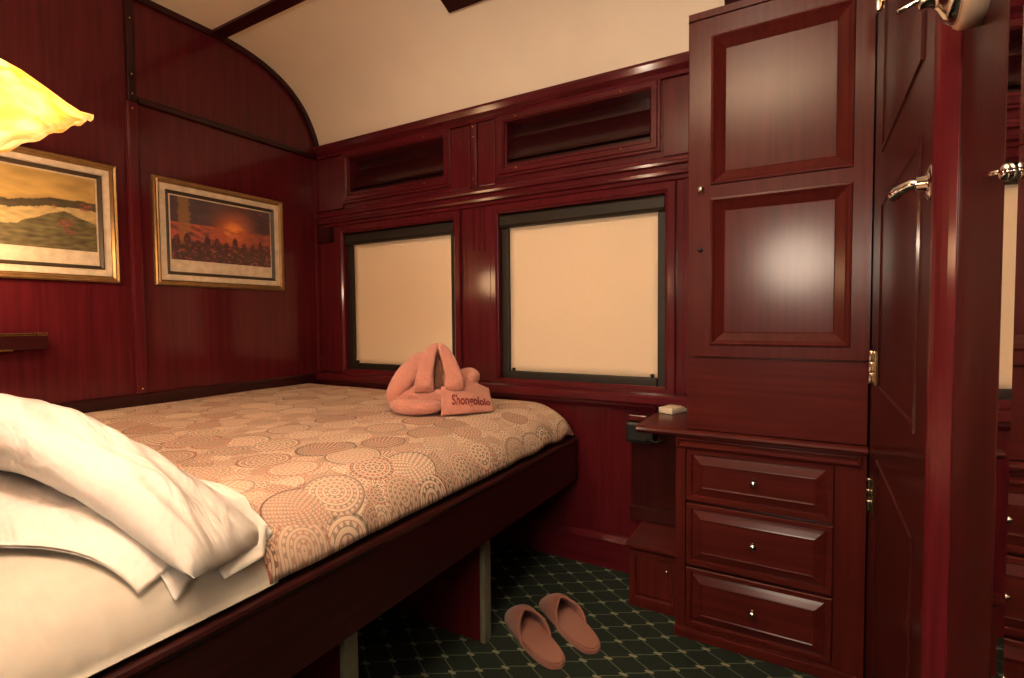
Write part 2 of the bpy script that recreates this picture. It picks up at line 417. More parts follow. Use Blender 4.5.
ARC0 = [(1.80, 0.855), (1.787, 0.900), (1.767, 0.945), (1.737, 0.998), (1.703, 1.042), (1.663, 1.080), (1.625, 1.108), (1.580, 1.133), (1.510, 1.161), (1.436, 1.180), (1.37, 1.190), (1.29, 1.195), (1.0, 1.1965), (0.4, 1.198), (-1.2, 1.198)]
ARC = []
for k in range(len(ARC0)-1):                            # rounded through the measured points
    p0, p1, p2, p3 = ARC0[max(k-1, 0)], ARC0[k], ARC0[k+1], ARC0[min(k+2, len(ARC0)-1)]
    for j in range(3 if k < 12 else 1):
        t = j/3.0 if k < 12 else 0.0
        ARC.append(tuple(0.5*(2*p1[i] + (p2[i]-p0[i])*t + (2*p0[i]-5*p1[i]+4*p2[i]-p3[i])*t*t + (3*p1[i]-p0[i]-3*p2[i]+p3[i])*t**3) for i in (0, 1)))
ARC.append(ARC0[-1])
def arc_at(y):
    for (y0, z0), (y1, z1) in zip(ARC, ARC[1:]):
        if y1 <= y <= y0: return z0 + (z1-z0)*(y0-y)/(y0-y1)
    return ZC
m = MB(); n = len(ARC)
vs = [(x, y, z) for x in (XL-0.02, 0.6) for y, z in ARC] + [(x, y+0.0, z+0.03) for x in (XL-0.02, 0.6) for y, z in ARC]
fs = []
for i in range(n-1):
    fs += [(i, i+1, n+i+1, n+i), (2*n+i, 3*n+i, 3*n+i+1, 2*n+i+1)]
m.add(vs, fs, True)
struct(m.build('ceiling', 'ceiling'), 'cream barrel ceiling curving down to the window wall', 'ceiling')

# window wall with its openings
WIN = {'window_1': (-1.988, -1.323), 'window_2': (-1.100, -0.435)}
NICHE = [(-1.945, -1.370), (-1.060, -0.487)]
ZW0, ZW1, ZN0, ZN1 = -0.263, 0.420, 0.612, 0.775
def cells(xs, zs, holes):
    for xa, xb in zip(xs, xs[1:]):
        for za, zb in zip(zs, zs[1:]):
            cx, cz = (xa+xb)/2, (za+zb)/2
            if not any(a < cx < b and c < cz < d for a, b, c, d in holes): yield xa, xb, za, zb
holes = [(a, b, ZW0, ZW1) for a, b in WIN.values()]
m = MB()
xs = sorted({XL-0.02, 0.6} | {x for p in WIN.values() for x in p})
for xa, xb, za, zb in cells(xs, [FL, ZW0, ZW1, 0.50], holes): m.box(xa, xb, YW, YW+0.10, za, zb)
xs = sorted({XL-0.02, 0.6} | {x for p in NICHE for x in p})
for xa, xb, za, zb in cells(xs, [0.50, ZN0, ZN1, 0.90], [(a, b, ZN0, ZN1) for a, b in NICHE]): m.box(xa, xb, YW, YW+0.10, za, zb)
struct(m.build('wall_window', 'red_v'), 'red mahogany panelled wall with two blinded windows')

# mouldings of the window wall (t = how far they stand out)
def strip(name, prof, x0, x1, mat='red_h', label=None, cat='moulding'):
    mm = MB(); mm.sweep([(YW - t, z) for t, z in prof], 'x', x0, x1)
    return struct(mm.build(name, mat), label, cat)
strip('trim_1', [(0, 0.800), (0.014, 0.800), (0.017, 0.812), (0.012, 0.818), (0.026, 0.830), (0.034, 0.848), (0.034, 0.858), (0, 0.858)], XL, -0.30, label='cornice moulding under the curved ceiling')
strip('trim_2', [(0, 0.458), (0.008, 0.462), (0.008, 0.474), (0.020, 0.478), (0.022, 0.488), (0.014, 0.492), (0.014, 0.506), (0.026, 0.510), (0.028, 0.518), (0.020, 0.522), (0.018, 0.534), (0.006, 0.540), (0, 0.540)], XL, -0.30, label='stepped ledge moulding above the windows')
strip('trim_3', [(0, -0.300), (0.050, -0.300), (0.055, -0.294), (0.055, -0.272), (0.050, -0.266), (0, -0.262)], XL+0.004, -0.345, label='window sill ledge running under both windows')
strip('trim_4', [(0, -0.328), (0.016, -0.328), (0.024, -0.316), (0.034, -0.312), (0.034, -0.3005), (0, -0.3005)], XL+0.004, -0.46, label='stepped moulding below the window sill')
strip('baseboard_window', [(0, FL), (0.024, FL), (0.024, -0.815), (0.018, -0.806), (0.012, -0.796), (0, -0.792)], -2.15, -0.345, label='mahogany skirting board of the window wall', cat='skirting')
# upright boards between and beside windows
def stile(name, x0, x1, z0, z1, t=0.006, label=None, mat='red_v', b=0.003):
    mm = MB(); mm.box(x0, x1, YW-t, YW+0.002, z0, z1, b)
    return struct(mm.build(name, mat), label, 'trim')
m = MB(); m.box(-1.2585, -1.137, YW-0.008, YW+0.002, -0.2615, 0.458, 0.004)
for k in range(3):
    x = -1.222 + k*0.026; m.sweep([(x-0.005, YW-0.012), (x+0.005, YW-0.012), (x+0.009, YW-0.0075), (x-0.009, YW-0.0075)], 'z', 0.28, 0.456)
struct(m.build('trim_5', 'red_v'), 'glossy red pilaster between the two windows', 'trim')
stile('trim_6', -0.372, -0.302, -0.26, 0.456, 0.020, 'upright board between the right window and the cupboard')
stile('trim_7', -0.445, -0.302, 0.542, 0.798, 0.005, 'flat board between the niche and the cupboard')
stile('trim_8', -2.160, -2.03, -0.26, 0.385, 0.010, 'corner board left of the windows')
stile('trim_9', -2.160, -1.985, 0.542, 0.798, 0.010, 'corner board left of the niche')
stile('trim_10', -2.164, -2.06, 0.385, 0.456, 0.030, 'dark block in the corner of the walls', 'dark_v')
stile('trim_11', -1.335, -1.235, 0.542, 0.798, 0.005, 'board between the niches, on the side of the corner')
stile('trim_12', -1.196, -1.113, 0.542, 0.798, 0.005, 'board between the niches, on the side of the cupboard')
# cover strip with screws
t = thing('cover_strip', (-1.2135, YW, 0.68), 'narrow upright cover strip with brass screws between the two niches', 'strip')
m = MB(); m.sweep([(-1.228, YW), (-1.228, YW-0.010), (-1.222, YW-0.015), (-1.205, YW-0.015), (-1.199, YW-0.010), (-1.199, YW)], 'z', 0.545, 0.797); m.build('strip_body', 'red_v', t)
def screw(parent, p, nrm, r=0.0035):
    mm = MB(); p, nrm = Vector(p), Vector(nrm)
    mm.lathe(p - nrm*0.001, nrm, [(r, 0), (r, 0.002), (r*0.6, 0.0032), (0.0001, 0.0034)], 10)
    return mm.build('screw', 'brass', parent)
for z in (0.573, 0.745, 0.785): screw(t, (-1.2135, YW-0.015, z), (0, -1, 0))

# windows (setting) with frame, glass
for wn, (a, b) in WIN.items():
    t = bpy.data.objects.new(wn, None); COL.objects.link(t); t.location = ((a+b)/2, YW, ZW0+H)
    struct(t, {'window_1': 'left window beside the picture wall, behind its cream blind', 'window_2': 'right window beside the cupboard, behind its cream blind'}[wn], 'window')
    m = MB(); m.rect_rings((a-0.037, YW, ZW0-0.015), (1, 0, 0), (0, 0, 1), (0, -1, 0), b-a+0.074, ZW1-ZW0+0.052, [(0, 0), (0, 0.012), (0.004, 0.016), (0.026, 0.016), (0.033, 0.010), (0.0368, 0.008), (0.0368, 0.0)], fill=False, close=True)
    m.build('window_surround', 'red_v', t)
    m = MB(); m.rect_rings((a+0.001, YW+0.095, ZW0+0.001), (1, 0, 0), (0, 0, 1), (0, -1, 0), b-a-0.002, ZW1-ZW0-0.002, [(0, 0), (0, 0.03), (0.045, 0.03), (0.045, 0)], fill=False, close=True)
    m.build('window_frame', 'olive', t)
    m = MB(); m.box(a+0.044, b-0.044, YW+0.078, YW+0.084, ZW0+0.044, ZW1-0.044); m.build('window_pane', 'glass', t)

def blind(a, b, label):
    t = thing('roller_blind', ((a+b)/2, YW+0.03, ZW0), label, 'blind', 'cream roller blinds')
    mm = MB(); mm.sweep([(YW+0.003, ZW1-0.055), (YW-0.004, ZW1-0.045), (YW-0.004, ZW1-0.012), (YW+0.004, ZW1-0.004), (YW+0.055, ZW1-0.004), (YW+0.055, ZW1-0.055)], 'x', a+0.004, b-0.004)
    mm.build('blind_box', 'olive', t)
    for xa, xb in ((a+0.002, a+0.034), (b-0.030, b-0.002)):
        m2 = MB(); m2.box(xa, xb, YW+0.012, YW+0.052, ZW0+0.002, ZW1-0.057, 0.004); m2.build('side_channel', 'olive', t)
    m2 = MB(); m2.grid(lambda u, v: (a+0.028+u*(b-a-0.052), YW+0.030+0.0025*math.sin(u*7+v*3)*v, ZW1-0.05-v*(ZW1-0.05-ZW0-0.04)), 16, 16); m2.build('blind_fabric', 'blind', t, solid=0.001)
    m2 = MB(); m2.box(a+0.034, b-0.030, YW+0.006, YW+0.034, ZW0+0.016, ZW0+0.049, 0.005); bb = m2.build('bottom_bar', 'olive', t)
    for x in (a+0.052, b-0.050):
        m2 = MB(); m2.lathe((x, YW+0.020, ZW0+0.047), (0, 0, 1), [(0.005, 0), (0.005, 0.006), (0.008, 0.008), (0.006, 0.014), (0.0001, 0.016)], 12); m2.build('pull_knob', 'black', bb)
    m2 = MB(); m2.box(a+0.30, b-0.045, YW+0.004, YW+0.030, ZW0+0.008, ZW0+0.0135); m2.build('light_leak_strip', 'white', t, label='pale strip painted for light leaking under the blind')  # light leaking in below the blind, put in as an ivory strip
    return t
blind(*WIN['window_1'], 'cream roller blind pulled down in the left window, behind the folded robe')
blind(*WIN['window_2'], 'cream roller blind pulled down in the right window, beside the cupboard')

# open ventilator niches above the windows
for (a, b), lab in zip(NICHE, ('mahogany frame of open niche above the left window, near the corner', 'mahogany frame of open niche above the right window, near the cupboard')):
    t = thing('niche_frame', ((a+b)/2, YW, ZN0), lab, 'frame', 'ventilator niche frames')
    m = MB(); m.rect_rings((a-0.043, YW, ZN0-0.050), (1, 0, 0), (0, 0, 1), (0, -1, 0), b-a+0.080, ZN1-ZN0+0.086, [(0, 0), (0, 0.010), (0.003, 0.013), (0.010, 0.013), (0.013, 0.018), (0.030, 0.018), (0.036, 0.010), (0.0362, 0.0)], fill=False, close=True)
    m.build('frame_moulding', 'red_h', t)
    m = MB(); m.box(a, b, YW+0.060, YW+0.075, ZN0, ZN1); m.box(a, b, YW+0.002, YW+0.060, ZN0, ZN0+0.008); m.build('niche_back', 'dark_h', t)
    m = MB(); m.sweep([(YW+0.004, ZN0+0.030), (YW+0.010, ZN0+0.022), (YW+0.056, ZN0+0.112), (YW+0.050, ZN0+0.120)], 'x', a+0.002, b-0.002); m.build('flap_board', 'dark_h', t)
    for x in (a+0.05, b-0.10):
        for z in (ZN0-0.022, ZN1+0.012): screw(t, (x, YW-0.018, z), (0, -1, 0))

# wall with the pictures: outline follows the ceiling arch
m = MB(); pts = [(y, z+0.005) for y, z in ARC] + [(-1.2, FL), (1.80, FL)]
m.sweep(pts, 'x', XL-0.05, XL)
struct(m.build('wall_left', 'red_v'), 'red mahogany wall with arched top and two pictures')
m = MB(); nA = len(ARC)     # dark moulding along the arch
def off_arc(d):
    out = []
    for i, (y, z) in enumerate(ARC):
        (ya, za), (yb, zb) = ARC[max(i-1, 0)], ARC[min(i+1, nA-1)]
        tx, tz = yb-ya, zb-za; l = math.hypot(tx, tz); out.append((y + tz/l*-d, z + tx/l*d))
    return out
inn = off_arc(0.022)
for i in range(nA-1):
    a, b, c, d = ARC[i], ARC[i+1], inn[i+1], inn[i]
    m.add([(x, *p) for x in (XL, XL+0.016) for p in (a, b, c, d)], [(4,5,6,7), (2,3,7,6), (0,1,5,4)], False)
struct(m.build('trim_13', 'dark_y'), 'dark curved moulding along the arched wall top', 'moulding')
def lstrip(name, y0, y1, z0, z1, t, mat, label, prof=None):
    mm = MB(); mm.box(XL-0.001, XL+t, y0, y1, z0, z1, min(t*0.6, 0.008))
    return struct(mm.build(name, mat), label, 'moulding')
lstrip('trim_14', 0.99, 1.795, 0.800, 0.826, 0.012, 'dark_y', 'level moulding across the picture wall')
lstrip('trim_15', -0.9, 1.795, -0.345, -0.268, 0.016, 'dark_y', 'dark rail of the picture wall above the bed')
o = lstrip('trim_16', 0.945, 0.985, -0.268, 0.800, 0.020, 'red_v', 'rounded upright cover strip between the two pictures')
for z in (0.775, -0.25): screw(o, (XL+0.020, 0.965, z), (1, 0, 0))
o = lstrip('trim_17', 0.955, 0.985, 0.800, 1.185, 0.012, 'dark_v', 'upright strip above the picture wall moulding')
for z in (0.83, 0.90, 1.10): screw(o, (XL+0.012, 0.97, z), (1, 0, 0))
o = lstrip('trim_18', 1.765, 1.795, -0.26, 0.79, 0.014, 'red_v', 'thin corner strip where picture wall meets window wall')
for z in (-0.2, 0.40, 0.50, 0.72): screw(o, (XL+0.014, 1.78, z), (1, 0, 0))

m = MB(); m.box(XL-0.05, -0.57, -0.72, -0.64, FL, ZC+0.03)  # unseen wall, placed and cut to keep the wall lamp off the pillows
struct(m.build('wall_behind', 'red_v'), 'unseen mahogany wall at the head of the bed, screening the wall lamp')

# ceiling ribs and vent
def arc_band(name, x0, x1, ya, yb, t, mat, label, st=True):
    mm = MB(); ys = [ya + (yb-ya)*k/14 for k in range(15)]
    vs = []
    for y in ys:
        z = arc_at(y); dz = (arc_at(y-0.004) - arc_at(y+0.004))/0.008; l = math.hypot(1, dz)
        ny, nz = -dz/l, -1/l
        vs += [(x0, y, z), (x1, y, z), (x1, y+ny*t, z+nz*t), (x0, y+ny*t, z+nz*t)]
    fs = []
    for i in range(14):
        for k in range(4): fs.append((4*i+k, 4*i+(k+1) % 4, 4*i+4+(k+1) % 4, 4*i+4+k))
    fs += [(3, 2, 1, 0), (56, 57, 58, 59)]
    mm.add(vs, fs); return mm.build(name, mat)
struct(arc_band('trim_19', XL+0.002, -1.0, 1.323, 1.268, 0.010, 'dark_h', None), 'dark wooden rib running along the ceiling', 'moulding')
struct(arc_band('trim_20', -0.245, -0.158, 1.79, 1.36, 0.014, 'dark_v', None), 'dark wooden rib above the cupboard', 'moulding')
o = arc_band('ceiling_panel', -1.170, -0.75, 1.580, 1.40, 0.010, 'dark_h', None)
tag(o, 'dark wooden ceiling panel with one corner showing at the top', 'panel')

# ---------------------------------------------------------------- right side: door, post, mirror
m = MB(); m.box(XR+0.012, XR+0.06, -1.2, 1.80, FL, ZC); struct(m.build('wall_right', 'dimmed_v'), 'glossy mahogany wall close to the camera, darkened for the dim side')
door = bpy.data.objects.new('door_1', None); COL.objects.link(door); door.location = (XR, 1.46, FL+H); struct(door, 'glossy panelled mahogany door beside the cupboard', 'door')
m = MB(); m.box(XR, XR+0.011, 0.705, 1.462, FL+0.01, 1.10, 0.002); m.build('door_leaf', 'dimmed_v', door)
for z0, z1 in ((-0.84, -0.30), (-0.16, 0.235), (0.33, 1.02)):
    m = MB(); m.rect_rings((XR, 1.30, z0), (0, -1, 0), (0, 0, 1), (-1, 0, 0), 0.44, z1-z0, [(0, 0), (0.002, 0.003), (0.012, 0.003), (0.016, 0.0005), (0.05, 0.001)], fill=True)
    m.build('door_panel', 'dimmed_v', door)
hd = MB(); hd.lathe((XR, 0.765, 0.152), (-1, 0, 0), [(0.021, 0), (0.022, 0.002), (0.021, 0.005), (0.017, 0.007), (0.009, 0.009), (0.008, 0.018)], 24)
rose = hd.build('handle_rose', 'chrome', door)
hd = MB(); hd.tube([(XR-0.010, 0.765, 0.152), (XR-0.022, 0.770, 0.153), (XR-0.030, 0.784, 0.151), (XR-0.033, 0.786, 0.149), (XR-0.0355, 0.790, 0.146), (XR-0.0365, 0.794, 0.142)], [0.006, 0.0062, 0.0068, 0.0072, 0.0070, 0.004], 12)
hd.build('lever', 'chrome', rose)
for z in (0.69, -0.115, -0.40):
    t = thing('door_hinge', (XR-0.004, 1.385, z), {0.69: 'chrome barrel hinge at the top of the cupboard side', -0.115: 'chrome barrel hinge beside the cupboard door bottom edge', -0.40: 'chrome barrel hinge beside the top drawer'}[z], 'hinge', 'chrome door hinges')
    m = MB()
    for k in range(3): m.lathe((XR-0.006, 1.385, z-0.037+k*0.025), (0, 0, 1), [(0.0052, 0), (0.0056, 0.002), (0.0056, 0.022), (0.0052, 0.024)], 14)
    m.build('hinge_barrel', 'chrome', t)
    m = MB(); m.box(XR-0.003, XR-0.0005, 1.345, 1.383, z-0.036, z+0.037); m.build('hinge_plate', 'brass', t)
m = MB()
prof = [(XR+0.012, 0.69), (XR-0.004, 0.69)] + [(XR-0.004 - 0.015*math.sin(math.pi*k/10), 0.69 - 0.052*k/10) for k in range(1, 10)] + [(XR-0.004, 0.638), (XR+0.012, 0.638)]
m.sweep(prof, 'z', FL, 1.195)
struct(m.build('trim_21', 'red_v'), 'rounded red mahogany door post', 'post')
m = MB(); m.box(XR-0.003, XR+0.012, 0.503, 0.637, FL, 1.195, 0.001); struct(m.build('trim_22', 'dimmed_v'), 'flat mahogany board between the post and the mirror', 'trim')
# mirror with bevelled edge
t = thing('wall_mirror', (XR, 0.35, FL+0.05), 'tall wall mirror beyond the door post, reflecting the drawer knobs', 'mirror')
m = MB(); m.box(XR, XR+0.011, -0.30, 0.484, FL+0.03, 0.75); m.build('mirror_glass', 'mirror', t)
m = MB(); m.add([(XR, 0.484, FL+0.03), (XR, 0.484, 0.75), (XR-0.0025, 0.502, 0.75), (XR-0.0025, 0.502, FL+0.03)], [(0, 1, 2, 3)]); m.build('mirror_bevel', 'mirror', t, solid=0.002)
# lever fitting at the top
t = thing('lever_switch', (0.115, 0.57, 0.285), 'chrome switch fitting with thin lever on thick round cream base, high beside the post', 'fitting')
m = MB(); m.lathe((XR-0.001, 0.57, 0.283), (-1, 0, 0), [(0.043, 0), (0.043, 0.014), (0.041, 0.017), (0.030, 0.018)], 32); m.build('round_base', 'cream_disc', t)
m = MB(); m.lathe((XR-0.018, 0.572, 0.272), (-1, 0, 0), [(0.027, 0), (0.027, 0.004), (0.022, 0.010), (0.014, 0.014), (0.010, 0.018), (0.010, 0.026), (0.004, 0.028)], 24); sw = m.build('chrome_boss', 'chrome', t)
m = MB(); m.tube([(XR-0.036, 0.572, 0.272), (XR-0.046, 0.570, 0.269), (XR-0.060, 0.566, 0.262), (XR-0.070, 0.562, 0.256)][:3], [0.0025, 0.0018, 0.0020], 8); m.build('lever', 'chrome', sw)
# small slide bolt on the flat board
t = thing('slide_bolt', (XR, 0.53, 0.10), 'small chrome bolt with round end beside the mirror edge', 'bolt')
m = MB(); m.tube([(XR-0.0045, 0.545, 0.110), (XR-0.0045, 0.505, 0.102)], 0.0022, 10); m.build('bolt_rod', 'chrome', t)
m = MB(); m.lathe((XR-0.002, 0.500, 0.101), (-1, 0, 0), [(0.0065, 0), (0.0065, 0.002), (0.004, 0.004), (0.0001, 0.005)], 18); m.build('bolt_cap', 'chrome', t)

# ---------------------------------------------------------------- cupboard, drawers, counter
YF = 1.50
cup = thing('wall_cupboard', (-0.09, 1.65, -0.315), 'tall mahogany cupboard with two-panel door standing on the counter', 'cupboard')
m = MB(); m.box(-0.302, 0.1202, YF, 1.775, -0.313, 0.822, 0.003); m.rect_rings((-0.302, YF, 0.80), (1, 0, 0), (0, 0, 1), (0, -1, 0), 0.422, 0.022, [(0, 0), (0.002, 0.006), (0.008, 0.006)], True); m.build('carcass', 'cup_v', cup)
m = MB()
x0, x1, z0, z1 = -0.283, 0.119, -0.108, 0.790
yd = YF-0.020
panels = [(-0.239, 0.080, 0.352, 0.742), (-0.235, 0.079, -0.077, 0.316)]
for xa, xb, za, zb in cells([x0, panels[0][0], panels[0][1], x1], [z0, -0.077, 0.316, 0.352, 0.742, z1], [(-0.24, 0.08, a, b) for _, _, a, b in panels]): m.box(xa, xb, yd, YF-0.0005, za, zb)
dr = m.build('door', 'cup_v', cup)
for xa, xb, za, zb in panels:
    m = MB(); m.rect_rings((-0.239, yd, za), (1, 0, 0), (0, 0, 1), (0, -1, 0), 0.319, zb-za, [(-0.001, 0), (0.001, 0.005), (0.005, 0.006), (0.009, 0.003), (0.011, 0.001), (0.013, -0.001), (0.033, -0.014), (0.035, -0.013), (0.040, -0.013)], True)
    m.build('raised_panel', 'cup_v', dr)
def knob(parent, p, r, mat='chrome', name='knob'):
    mm = MB(); mm.lathe(Vector(p), (0, -1, 0), [(r*0.9, 0), (r*0.9, r*0.15), (r*0.4, r*0.35), (r*0.4, r*0.9), (r*0.9, r*1.2), (r, r*1.6), (r*0.8, r*2.0), (0.0001, r*2.2)], 18)
    return mm.build(name, mat, parent)
knob(dr, (-0.262, yd, 0.341), 0.0085)
knob(dr, (-0.264, yd, 0.180), 0.0060, 'black', 'lock')
m = MB(); m.box(-0.300, 0.119, YF-0.010, YF-0.0005, -0.313, -0.112, 0.002); m.build('lower_panel', 'cup_h', cup)

top = MB(); top.sweep([(1.795, -0.338), (1.488, -0.338), (1.478, -0.332), (1.474, -0.326), (1.476, -0.320), (1.484, -0.315), (1.795, -0.315)], 'x', -0.440, 0.1202)
tag(top.build('countertop', 'cup_h', origin=(-0.15, 1.64, -0.338)), 'mahogany counter shelf with moulded edge under the cupboard', 'counter')

ch = thing('drawer_chest', (-0.11, 1.65, FL), 'mahogany chest of three drawers under the counter', 'chest of drawers')
m = MB(); m.box(-0.331, 0.1202, YF+0.02, 1.775, FL, -0.339); 
for xa, xb, za, zb in cells([-0.331, -0.305, 0.055, 0.1202], [FL, -0.885, -0.365, -0.339], [(-0.305, 0.055, -0.885, -0.365)]): m.box(xa, xb, YF, YF+0.02, za, zb)
m.build('carcass', 'cup_v', ch)
m = MB(); m.rect_rings((-0.331, YF, -0.370), (1, 0, 0), (0, 0, 1), (0, -1, 0), 0.443, 0.031, [(0, 0), (0.0, 0.006), (0.006, 0.010), (0.012, 0.004)], True); m.build('top_moulding', 'cup_h', ch)
for za, zb in ((-0.520, -0.372), (-0.705, -0.528), (-0.884, -0.713)):
    m = MB(); m.rect_rings((-0.303, YF+0.02, za), (1, 0, 0), (0, 0, 1), (0, -1, 0), 0.356, zb-za, [(0, 0), (0, 0.018), (0.002, 0.020), (0.014, 0.020), (0.017, 0.014), (0.024, 0.017), (0.038, 0.0225), (0.041, 0.0235), (0.044, 0.022)], True)
    d = m.build('drawer', 'cup_h', ch)
    knob(d, (-0.128, YF-0.006, (za+zb)/2+0.004), 0.009)
m = MB(); m.box(-0.333, 0.112, YF-0.012, YF+0.0, FL, -0.888, 0.004); m.build('plinth', 'cup_h', ch)

lb = thing('low_cabinet', (-0.42, 1.67, FL), 'low mahogany floor box left of the chest of drawers', 'box')
m = MB(); m.box(-0.494, -0.334, 1.58, 1.775, FL, -0.722, 0.003); m.build('body', 'cup_v', lb)
m = MB(); m.box(-0.500, -0.334, 1.560, 1.775, -0.721, -0.708, 0.004); m.build('lid', 'cup_h', lb)
m = MB(); m.rect_rings((-0.488, 1.58, FL+0.02), (1, 0, 0), (0, 0, 1), (0, -1, 0), 0.150, 0.165, [(0, 0), (0.0, 0.008), (0.016, 0.008), (0.020, 0.002), (0.03, 0.004)], True); fp = m.build('front_panel', 'cup_v', lb)
knob(fp, (-0.372, 1.572, -0.775), 0.005)
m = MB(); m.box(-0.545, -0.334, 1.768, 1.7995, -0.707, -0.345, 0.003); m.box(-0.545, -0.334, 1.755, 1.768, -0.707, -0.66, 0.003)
struct(m.build('trim_23', 'dimmed_v'), 'panel in the recess left of the drawers, darkened for its shade', 'panel')
br = thing('counter_bracket', (-0.49, 1.74, -0.42), 'black bracket with strap under the left end of the counter', 'bracket')
m = MB(); m.box(-0.545, -0.450, 1.700, 1.768, -0.425, -0.352, 0.012); m.build('bracket_body', 'black', br)
m = MB(); m.box(-0.535, -0.470, 1.705, 1.765, -0.3505, -0.3295, 0.004); m.build('bracket_cap', 'cup_h', br)
m = MB(); m.tube([(-0.470, 1.698, -0.405), (-0.440, 1.690, -0.412), (-0.412, 1.688, -0.405), (-0.408, 1.690, -0.380), (-0.412, 1.70, -0.345)], 0.005, 8); m.build('strap', 'olive', br)

rc = thing('remote_switch', (-0.392, 1.735, -0.315), 'small ivory switch unit lying on the counter by the sill', 'switch', rz=R(-22))
m = MB(); m.box(-0.026, 0.026, -0.045, 0.045, 0.0005, 0.020, 0.004); m.build('casing', 'white', rc, local=True)
m = MB(); m.box(-0.018, 0.018, -0.010, 0.030, 0.0195, 0.023, 0.002); m.build('button', 'mount', rc, local=True)

# ---------------------------------------------------------------- pictures
def paint_valley(u, v):
    n = noise.noise(Vector((u*5, v*9, 1.0))); n2 = noise.noise(Vector((u*16, v*24, 4.0))); n3 = noise.noise(Vector((u*40, v*50, 2)))
    hill = 0.58 + 0.55*max(0, u-0.50)*(1.35-u) + 0.03*noise.noise(Vector((u*9, 0, 7)))
    water = 0.30 + 0.22*max(0.0, 1-abs(u-0.80)/0.28) - 0.10*(u < 0.6)*(0.6-u) + 0.03*n
    if v > hill: c = Vector((0.50, 0.33, 0.10))*(0.85+0.3*n) + Vector((0.05, 0.03, 0.02))*n2
    elif v > min(hill-0.10, 0.56+0.02*n): c = Vector((0.060, 0.045, 0.020))*(1+0.6*n2)
    elif v > water: c = Vector((0.46, 0.34, 0.15))*(0.9+0.35*n2) + Vector((0.08, 0.0, -0.02))*n3
    else: c = Vector((0.105, 0.085, 0.035))*(1+0.7*n2) + Vector((0.05, 0.045, 0.02))*noise.noise(Vector((u*6, v*60, 8)))
    for cu_, cv_, r in ((0.80, 0.36, 0.06), (0.83, 0.26, 0.045), (0.93, 0.60, 0.05), (0.74, 0.56, 0.025)):
        if (u-cu_)**2 + ((v-cv_)*0.8)**2 < r*r*(0.7+0.6*n2): c = c.lerp(Vector((0.20, 0.055, 0.035))*(1+1.2*n3), 0.75 if n2+n3 > -0.15 else 0.1)
    return c
def paint_fire(u, v):
    n = noise.noise(Vector((u*5, v*7, 11.0))); n2 = noise.noise(Vector((u*14, v*18, 3.0))); n3 = noise.noise(Vector((u*34, v*40, 5)))
    c = Vector((0.055, 0.034, 0.038))*(1+0.5*n)
    g = math.exp(-(((u-0.60)/0.16)**2 + ((v-0.55)/0.26)**2))
    c = c.lerp(Vector((0.42, 0.105, 0.030)), min(1, g*1.1)); c = c.lerp(Vector((0.60, 0.26, 0.05)), max(0, g-0.55)*1.4)
    if 0.30 < v < 0.60: c = c.lerp(Vector((0.30, 0.065, 0.035)), max(0, min(1, 0.6+n2)))
    if v < 0.32+0.06*n2: c = c.lerp(Vector((0.040, 0.020, 0.017)).lerp(Vector((0.26, 0.07, 0.04)), max(0, n3+n2)), 0.75)
    if v > 0.72 and u > 0.55: c = c.lerp(Vector((0.20, 0.035, 0.03)), max(0, n2))
    if abs(u-0.12-0.03*n2) < 0.05 and v > 0.25: c = c.lerp(Vector((0.20, 0.10, 0.035)), 0.6)
    for k in range(11):
        cx = 0.05 + k*0.093; cy = 0.30 + 0.05*math.sin(k*2.3)
        if ((u-cx)/0.030)**2 + ((v-cy)/0.10)**2 < 1+0.5*n3: c = Vector((0.05, 0.02, 0.02)).lerp(Vector((0.22, 0.05, 0.04)), max(0, n3))
    return c
def picture(y0, y1, z0, z1, fn, label, gain):
    t = thing('framed_picture', (XL, (y0+y1)/2, z0), label, 'picture', 'framed prints on the picture wall')
    wd, hh = y1-y0, z1-z0
    ex, ey, en = (0, 1, 0), (0, 0, 1), (1, 0, 0); o = Vector((XL, y0, z0))
    m = MB(); m.rect_rings(o, ex, ey, en, wd, hh, [(0, 0), (0, 0.016), (0.004, 0.020), (0.010, 0.017), (0.014, 0.019), (0.020, 0.012), (0.023, 0.0)], False, True); m.build('outer_frame', 'gold', t)
    m = MB(); m.rect_rings(o, ex, ey, en, wd, hh, [(0.022, 0.001), (0.022, 0.012), (0.045, 0.009), (0.045, 0.001)], False, True); m.build('linen_border', 'mount', t)
    m = MB(); m.rect_rings(o, ex, ey, en, wd, hh, [(0.044, 0.001), (0.044, 0.012), (0.047, 0.014), (0.055, 0.008), (0.058, 0.001)], False, True); m.build('inner_frame', 'slip', t)
    m = MB(); m.rect_rings(o, ex, ey, en, wd, hh, [(0.056, 0.001), (0.056, 0.0045), (0.2, 0.0045)][:2], True, False); m.build('backing_sheet', 'mount', t)
    # the print with its cream caption band
    w2, h2 = wd-0.124, hh-0.166; nu, nv = 130, 80
    m = MB(); oo = o + Vector((0.0058, 0.062, 0.062+0.042))
    m.grid(lambda u, v: oo + Vector((0, u*w2, v*h2)), nu, nv)
    p = m.build('print', 'print', t, weld=False)
    at = p.data.color_attributes.new('paint', 'FLOAT_COLOR', 'POINT')
    for i in range(nu+1):
        for j in range(nv+1):
            c = fn(i/nu, j/nv); at.data[i*(nv+1)+j].color = (max(0.006, c.x*gain+0.006), max(0.006, c.y*gain+0.005), max(0.006, c.z*gain+0.006), 1)
    return t
picture(1.026, 1.577, 0.138, 0.552, paint_fire, 'gilt framed print of a dusky fire-lit crowd, nearer the corner', 1.8)
picture(0.345, 0.908, 0.138, 0.552, paint_valley, 'gilt framed print of a yellow valley landscape, partly behind the lamp', 1.25)

